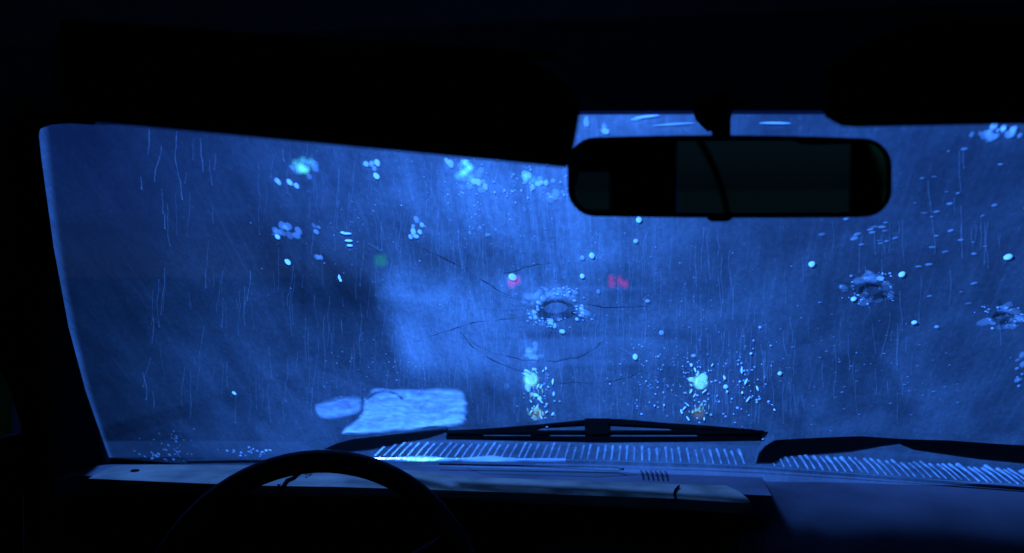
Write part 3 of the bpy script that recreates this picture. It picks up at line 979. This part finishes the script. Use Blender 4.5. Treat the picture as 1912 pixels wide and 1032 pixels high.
for x, y, rx, ry, ro in ((1212, 217, 26, 2.2, 0.10), (1190, 221, 12, 2.5, 0.2), (1131, 245, 8, 5, 0), (1095, 228, 6, 9, 0), (1260, 232, 40, 1.6, 0.05), (1450, 230, 30, 2.0, -0.05)):
    pl.dome(x, y, rx, ry, 0.0033, 0.08, 0.3, ro)
for x, y, w in ((648, 436, 10), (651, 449, 8), (653, 458, 6), (640, 434, 5)):
    br.dome(x, y, w, 2.2, 0.0034, 0.2, 0.1)
# bright drops standing in for the headlights' broken reflections
for x, y, rx, ry in ((992, 708, 8, 10), (984, 698, 6, 9), (986, 724, 6, 8), (1001, 737, 5, 5), (1007, 744, 4, 5), (999, 689, 5, 3), (1314, 706, 9, 9), (1309, 719, 8, 8), (1291, 708, 8, 5), (1303, 697, 3, 5)):
    br.dome(x, y, rx, ry, 0.0036, 0.3, 0.55, seg=10)
for cx in (998, 1306):
    for _ in range(26):
        r = random.uniform(0.8, 2.2)
        br.dome(random.gauss(cx, 13), random.uniform(680, 782), r, r * random.uniform(1.2, 3.2), 0.0034, 0.3, 0.4, random.uniform(-0.5, 0.5), seg=7)
for x, y, rx, ry in ((1034, 735, 3, 6), (1032, 712, 2.5, 8), (1352, 704, 3, 7), (1358, 730, 3, 3), (1385, 690, 3, 8), (1393, 712, 3, 8), (1386, 733, 3, 4), (1402, 660, 4, 4),
                     (1397, 745, 3, 9), (1414, 725, 2.5, 8), (1298, 690, 3, 6), (1290, 730, 3, 6), (1446, 765, 2.5, 3), (1222, 757, 2.2, 3), (1240, 756, 2.2, 3),
                     (633, 517, 4, 6), (636, 523, 4, 5)):
    br.dome(x, y, rx * 0.7, ry * 0.8, 0.0034, 0.3, 0.45, random.uniform(-0.3, 0.3))
ye = MB()  # amber lamp light is put into the colour of these drops
for _ in range(12):
    ye.dome(random.gauss(1003, 9), random.gauss(768, 6), random.uniform(2, 5), random.uniform(3, 6), 0.0036, 0.3, 0.3)
for cx in (1000, 1306):
    for _ in range(9):
        ye.dome(random.gauss(cx, 9), random.uniform(715, 782), random.uniform(0.9, 1.8), random.uniform(3, 8), 0.0036, 0.3, 0.4, seg=8)
for _ in range(3):
    ye.dome(random.gauss(1299, 4), random.gauss(767, 3), random.uniform(2, 4), random.uniform(2, 4), 0.0036, 0.3, 0.3)
stuff("rain_droplets", br, M['drop'], "small glittering raindrops in front of the headlights and lamps", "raindrops")
stuff("rain_droplets", pl, M['drop2'], "pale blue raindrops in loose clusters all over the windscreen", "raindrops")
stuff("rain_droplets", ft, M['drop3'], "faint specks of spray scattered across the whole windscreen", "raindrops")
stuff("rain_droplets", ye, M['yellow'], "raindrops below the two headlights, amber lamp light put into their colour", "raindrops")

# rivulets
rv, rf = MB(), MB()
def rivulet(mb, x, y0, y1, r):
    pts = []
    n_ = max(5, int((y1 - y0) / 5))
    xx, dr = x, 0.0
    for i in range(n_ + 1):
        dr = dr * 0.7 + random.uniform(-0.8, 0.8)
        xx += dr
        pts.append(gp(xx, y0 + (y1 - y0) * i / n_, 0.003))
    if random.random() < 0.35:
        mb.dome(xx, y1, r * 2600, r * 3600, 0.003, 0.4, 0.2, seg=8)
    rr = [r * random.uniform(0.4, 1.2) for _ in pts]
    # flat ribbon, slightly arched, open towards the glass
    vs, fs = [], []
    for p, q in zip(pts, rr):
        vs += [p - GX * q, p + GNORM * q * 0.7, p + GX * q]
    for i in range(len(pts) - 1):
        for k in range(2):
            fs.append((i * 3 + k, i * 3 + k + 1, i * 3 + k + 4, i * 3 + k + 3))
    mb.add(vs, fs)
for x, y0, y1 in ((279, 240, 288), (301, 272, 340), (331, 245, 372), (375, 258, 322), (466, 505, 562), (308, 400, 426), (795, 626, 722), (713, 415, 470), (528, 278, 300),
                  (266, 695, 745), (285, 730, 760), (262, 330, 352), (855, 425, 500), (1022, 690, 760), (1039, 650, 720)):
    rivulet(rv, x, y0, y1, 0.0006)
for _ in range(700):
    x = random.uniform(240, 1900) if random.random() < 0.3 else random.gauss(930, 230)
    y0 = random.uniform(250, 760)
    if not 230 < x < 1900: continue
    if 1050 < x < 1670 and y0 < 410: continue
    rivulet(rf, x, y0, min(y0 + random.uniform(15, 90), 790), random.uniform(0.0003, 0.0008))
for _ in range(90):
    x = random.gauss(1350, 70); y0 = random.uniform(600, 760)
    rivulet(rf, x, y0, min(y0 + random.uniform(10, 50), 790), random.uniform(0.0005, 0.0011))
for x, y in ((1160, 650), (880, 420), (690, 455)):
    for k in range(5):
        rf.dome(x + k * 5, y + k * 3, 4, 1.8, 0.003, 0.2, 0.2, -0.5)
stuff("water_rivulets", rv, M['riv'], "thin vertical water trails at the upper left of the windscreen", "rivulets")
stuff("water_rivulets", rf, M['riv2'], "fine faint runs of rain all down the windscreen", "rivulets")

# slush patch sitting above the driver's wiper
def patch(name, outline, label, group, hill=0.006, seed=1.3):
    """thick wet slush: gridded inside its outline, rippled"""
    def inside(x, y):
        c = False
        for i in range(len(outline)):
            (xa, ya), (xb, yb) = outline[i], outline[i - 1]
            if (ya > y) != (yb > y) and x < (xb - xa) * (y - ya) / (yb - ya) + xa:
                c = not c
        return c
    x0 = min(p[0] for p in outline); x1 = max(p[0] for p in outline)
    y0 = min(p[1] for p in outline); y1 = max(p[1] for p in outline)
    st = 2.0
    nx, ny = int((x1 - x0) / st) + 3, int((y1 - y0) / st) + 3
    vs, fs, idx, th = [], [], {}, []
    def edge(x, y):
        best = 1e9
        for i in range(len(outline)):
            (xa, ya), (xb, yb) = outline[i - 1], outline[i]
            dx, dy = xb - xa, yb - ya
            t = max(0, min(1, ((x - xa) * dx + (y - ya) * dy) / (dx * dx + dy * dy + 1e-9)))
            best = min(best, math.hypot(x - xa - dx * t, y - ya - dy * t))
        return best
    def vid(i, j):
        if (i, j) not in idx:
            x, y = x0 + i * st, y0 + j * st
            wx_ = 3 * noise.noise((x * 0.03, y * 0.09, seed)) + 2 * noise.noise((x * 0.1, y * 0.2, seed))
            wy_ = 2.5 * noise.noise((x * 0.03, y * 0.08, seed + 7))
            e = edge(x, y) if inside(x, y) else 0.0
            q = noise.noise((x * 0.012, y * 0.13 + 1.5 * noise.noise((x * 0.02, y * 0.03, seed)), seed + 3))
            q2 = noise.noise((x * 0.09, y * 0.16, seed + 5))
            low = (y - y0) / (y1 - y0)
            ring = math.exp(-((math.hypot((x - 718), (y - 752) * 1.6) - 34) / 3.0) ** 2) * (1 if y < 748 else 0)
            k = min(1.0, e / 8.0)
            t = k * k * (3 - 2 * k) * (0.62 + 0.55 * low + 0.55 * q + 0.28 * q2 - 0.6 * ring)
            th.append(max(0.0, t) * (0.6 if hill < 0.005 else 1.0))
            idx[(i, j)] = len(vs)
            vs.append(gp(x + wx_, y + wy_, 0.002 + hill * max(0.1, k * (0.8 + 0.4 * q))))
        return idx[(i, j)]
    for i in range(nx):
        for j in range(ny):
            if inside(x0 + (i + 0.5) * st, y0 + (j + 0.5) * st):
                fs.append((vid(i, j), vid(i + 1, j), vid(i + 1, j + 1), vid(i, j + 1)))
    o = MB().add(vs, fs).build(name, M['slush'], smooth=True)
    at = o.data.attributes.new("thickness", 'FLOAT', 'POINT')
    at.data.foreach_set("value", th)
    return tag(o, label, "slush", group)
patch("slush_patch", smooth_px([(682, 740), (690, 728), (705, 722), (740, 726), (800, 723), (850, 722), (868, 730), (876, 760), (873, 792), (850, 799), (720, 808), (660, 815),
      (634, 812), (640, 796), (664, 784), (676, 768), (676, 740)], 1), "large pale blue rippled slush patch on the glass above the driver's wiper", "slush on the glass")
patch("slush_patch", smooth_px([(586, 752), (610, 746), (628, 738), (673, 734), (679, 752), (676, 772), (650, 778), (610, 785), (592, 780), (584, 765), (586, 752)], 1),
      "small pale slush patch on the glass, left of the large one", "slush on the glass", 0.004, 8.1)

# white ribbon painted as the glint along the bottom trim
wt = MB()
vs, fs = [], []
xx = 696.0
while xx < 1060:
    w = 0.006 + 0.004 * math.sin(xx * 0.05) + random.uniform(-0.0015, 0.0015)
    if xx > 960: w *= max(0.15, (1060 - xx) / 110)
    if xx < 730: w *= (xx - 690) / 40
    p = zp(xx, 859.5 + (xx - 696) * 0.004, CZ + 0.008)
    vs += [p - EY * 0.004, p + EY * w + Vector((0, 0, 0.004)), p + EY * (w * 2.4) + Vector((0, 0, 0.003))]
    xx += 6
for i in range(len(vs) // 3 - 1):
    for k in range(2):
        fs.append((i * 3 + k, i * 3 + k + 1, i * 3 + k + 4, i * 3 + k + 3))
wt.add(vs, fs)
stuff("painted_glint", wt, mat("painted_glint_white", (0.7, 0.75, 0.8), 0.2), "white ribbon standing in for the bright glint along the base of the glass", "water")

# ------------------------------------------------------------------ oncoming car with lit headlights
def other_car():
    D = 7.36
    L = dp(991, 707, D); Rr = dp(1306, 712, D)
    c = (L + Rr) / 2
    gx = (Rr - L); gx.z = 0; gx.normalize()
    fw = Vector((gx.y, -gx.x, 0))
    if fw.y > 0: fw = -fw          # towards us
    o0 = Vector((c.x, c.y, 0))
    def w(x, y, z): return o0 + gx * x - fw * y + Vector((0, 0, z))
    root = tag(empty("oncoming_car", o0), "dark oncoming car with two bright headlights beyond the driver's wiper", "car")
    up = Vector((0, 0, 1))
    # body: lofted sections (y back from the nose, half width, sill, top)
    secs = [(0.0, 0.80, 0.34, 0.62), (0.06, 0.86, 0.26, 0.74), (0.5, 0.88, 0.22, 0.84), (1.15, 0.89, 0.22, 0.92), (2.9, 0.89, 0.22, 0.95), (3.9, 0.86, 0.25, 0.93), (4.2, 0.80, 0.34, 0.84)]
    vs, fs = [], []
    for y, hw, zb, zt in secs:
        prof = [(-hw * 0.92, zb), (-hw, zb + 0.12), (-hw, zt - 0.16), (-hw * 0.90, zt), (0, zt + 0.03), (hw * 0.90, zt), (hw, zt - 0.16), (hw, zb + 0.12), (hw * 0.92, zb)]
        vs += [w(x, y, z) for x, z in prof]
    m9 = 9
    for i in range(len(secs) - 1):
        for k in range(m9):
            l = (k + 1) % m9
            fs.append((i * m9 + k, i * m9 + l, (i + 1) * m9 + l, (i + 1) * m9 + k))
    fs += [tuple(range(m9)), tuple(range((len(secs) - 1) * m9, len(secs) * m9))[::-1]]
    MB().add(vs, fs).build("body", M['carpaint'], root)
    cab = [(1.05, 0.80, 0.93), (1.75, 0.64, 1.36), (2.9, 0.64, 1.38), (3.6, 0.78, 0.94)]
    vs, fs = [], []
    for y, hw, z in cab: vs += [w(-hw, y, z), w(hw, y, z)]
    fs = [(0, 1, 3, 2), (2, 3, 5, 4), (4, 5, 7, 6), (0, 2, 4, 6), (1, 7, 5, 3), (0, 6, 7, 1)]
    MB().add(vs, fs).build("cabin", M['carpaint'], root)
    nn = (w(0, 1.05, 0.93) - w(0, 1.75, 1.36)).normalized()
    q = Vector((0, 0, 1)).cross(gx); 
    off = (-fw * -1.0) * 0.012 + up * 0.008
    off = fw * 0.012 + up * 0.01
    MB().prism([w(-0.72, 1.15, 0.98) , w(0.72, 1.15, 0.98), w(0.58, 1.70, 1.32), w(-0.58, 1.70, 1.32)], off).build("windscreen", M['darkglass'], root)
    for sx in (-1, 1):
        MB().prism([w(sx * 0.79, 1.35, 1.0), w(sx * 0.67, 1.85, 1.32), w(sx * 0.67, 2.8, 1.33), w(sx * 0.79, 3.3, 1.0)], gx * sx * 0.012).build("side_window", M['darkglass'], root)
        for y in (0.85, 3.35):
            MB().tube([w(sx * 0.90, y, 0.31), w(sx * 0.70, y, 0.31)], 0.31, 22).build("tyre", M['tyre'], root)
            MB().tube([w(sx * 0.91, y, 0.31), w(sx * 0.86, y, 0.31)], 0.19, 16).build("wheel_rim", M['rimm'], root)
        MB().box(w(sx * 0.93, 1.3, 0.98), 0.07, 0.05, 0.055, (gx, fw, up)).build("door_mirror", M['carpaint'], root)
    MB().box(w(0, -0.03, 0.40), 0.84, 0.07, 0.09, (gx, fw, up)).build("bumper", M['rubber'], root)
    MB().box(w(0, 0.005, 0.62), 0.45, 0.02, 0.06, (gx, fw, up)).build("grille", M['rubber'], root)
    MB().box(w(0, -0.105, 0.40), 0.26, 0.006, 0.055, (gx, fw, up)).build("number_plate", M['plate'], root)
    for src in (L, Rr):
        hb = MB().tube([src - fw * 0.10, src + fw * 0.03], [0.05, 0.095], 18).build("headlight", M['rimm'], root)
        bpy.context.view_layer.update()
        MB().disc(src + fw * 0.032, fw, 0.05, 20, 0.006).build("lens", M['headl'], hb)
    for px, py in ((1003, 770), (1299, 767)):
        f = dp(px, py, D)
        hb = MB().tube([f - fw * 0.05, f + fw * 0.105], [0.03, 0.055], 16).build("fog_lamp", M['rimm'], root)
        bpy.context.view_layer.update()
        MB().disc(f + fw * 0.107, fw, 0.046, 16, 0.006).build("lens", M['fogl'], hb)
other_car()

# van ahead with high red tail lights
def van():
    D = 18.0
    c = (dp(960, 526, D) + dp(1157, 531, D)) / 2
    o0 = Vector((c.x, c.y, 0))
    a = pp(960, 526, o0, EY); b = pp(1157, 531, o0, EY)
    root = tag(empty("van", o0), "dark tall van far ahead with two red tail lights", "van")
    up = Vector((0, 0, 1))
    A = (EX, EY, up)
    def w(x, y, z): return o0 + EX * x + EY * y + up * z
    pr = [(-1.2, 0.45), (1.2, 0.45), (1.22, 1.4), (1.12, 2.35), (1.0, 2.5), (-1.0, 2.5), (-1.12, 2.35), (-1.22, 1.4)]
    MB().prism([w(x, 0.1, z) for x, z in pr], EY * 4.6).build("body", M['carpaint'], root)
    for sx in (-1, 1):
        MB().box(w(sx * 0.52, 0.085, 1.35), 0.5, 0.012, 0.85, A).build("rear_door", M['carpaint'], root)
        MB().box(w(sx * 0.52, 0.065, 1.85), 0.36, 0.008, 0.22, A).build("rear_window", M['darkglass'], root)
        MB().tube([w(sx * 1.15, 0.9, 0.36), w(sx * 0.85, 0.9, 0.36)], 0.36, 20).build("wheel", M['tyre'], root)
        MB().tube([w(sx * 1.15, 3.9, 0.36), w(sx * 0.85, 3.9, 0.36)], 0.36, 20).build("wheel", M['tyre'], root)
    MB().box(w(0, 0.0, 0.5), 1.18, 0.08, 0.09, A).build("bumper", M['rubber'], root)
    for p, bars in ((a, ((-0.05, 0, 0.05, 0.10), (0.07, 0.03, 0.04, 0.07))), (b, ((-0.17, 0.08, 0.028, 0.10), (-0.14, -0.10, 0.028, 0.09), (0.0, 0.07, 0.03, 0.08), (0.11, -0.02, 0.036, 0.09)))):
        hb = MB().box(p + EY * 0.03, 0.24, 0.03, 0.27, A).build("tail_light", M['rubber'], root)
        bpy.context.view_layer.update()
        for dx, dz, w_, h_ in bars:
            MB().box(p + EX * dx + up * dz - EY * 0.01, w_, 0.02, h_, A).build("lens", M['redl'], hb)
van()

# street lamps: posts with bunches of globes
def lamp(label, D, globes):
    xs = [g[0] for g in globes]
    cx = sum(xs) / len(xs)
    yb = max(g[1] for g in globes)
    top = dp(cx, yb + 16, D)
    root = tag(empty("street_lamp", Vector((top.x, top.y, 0.12))), label, "street lamp", "street lamps ahead")
    MB().tube([Vector((top.x, top.y, 0.1)), Vector((top.x, top.y, 0.8)), Vector((top.x, top.y, 0.85)), top], [0.13, 0.11, 0.06, 0.04], 12).build("post", M['post'], root)
    for x, y, r, k in globes:
        p = dp(x, y, D + random.uniform(-0.2, 0.2))
        q = p - Vector((0, 0, r / FPX * D))
        MB().tube([top - Vector((0, 0, 0.1)), (top + q) / 2 - Vector((0, 0, 0.05)), q], 0.012, 6).build("arm", M['post'], root)
        MB().ball(p, r / FPX * D, 12, 8).build("globe", M[k], root, True)
lamp("street lamp with a bunch of cyan globes at the upper left of the windscreen", 20.0,
     [(552, 305, 6, 'globe'), (565, 300, 6, 'globe'), (562, 314, 7, 'globe2'), (571, 317, 5, 'globe2'), (580, 303, 6, 'globe'), (586, 313, 6, 'globe3'), (548, 316, 5, 'globe3')])
lamp("street lamp with cyan globes at the top centre of the windscreen", 20.0,
     [(868, 303, 5, 'globe2'), (876, 313, 6, 'globe2'), (866, 322, 6, 'globe2'), (856, 328, 6, 'globe'), (880, 333, 6, 'globe'), (893, 328, 6, 'globe3')])
lamp("street lamp with two cyan globes just left of the rear-view mirror", 26.0,
     [(982, 328, 5, 'globe2'), (995, 336, 5, 'globe')])

# green signal
def signal():
    p = dp(711, 486, 22.0)
    root = tag(empty("pedestrian_signal", Vector((p.x, p.y, 0.12))), "small green lit signal head on a post at the left", "signal")
    MB().tube([Vector((p.x, p.y + 0.12, 0.1)), Vector((p.x, p.y + 0.12, p.z + 0.2))], 0.05, 10).build("post", M['post'], root)
    MB().box(p + Vector((0, 0.08, 0.12)), 0.17, 0.09, 0.36).build("signal_head", M['post'], root)
    MB().box(p + Vector((0, -0.015, 0)), 0.14, 0.006, 0.14).build("green_lens", M['greenl'], root)
    MB().disc(p + Vector((0, -0.005, 0.28)), (0, -1, 0), 0.11, 16, 0.01).build("dark_lens", M['rubber'], root)
signal()

bpy.context.view_layer.update()
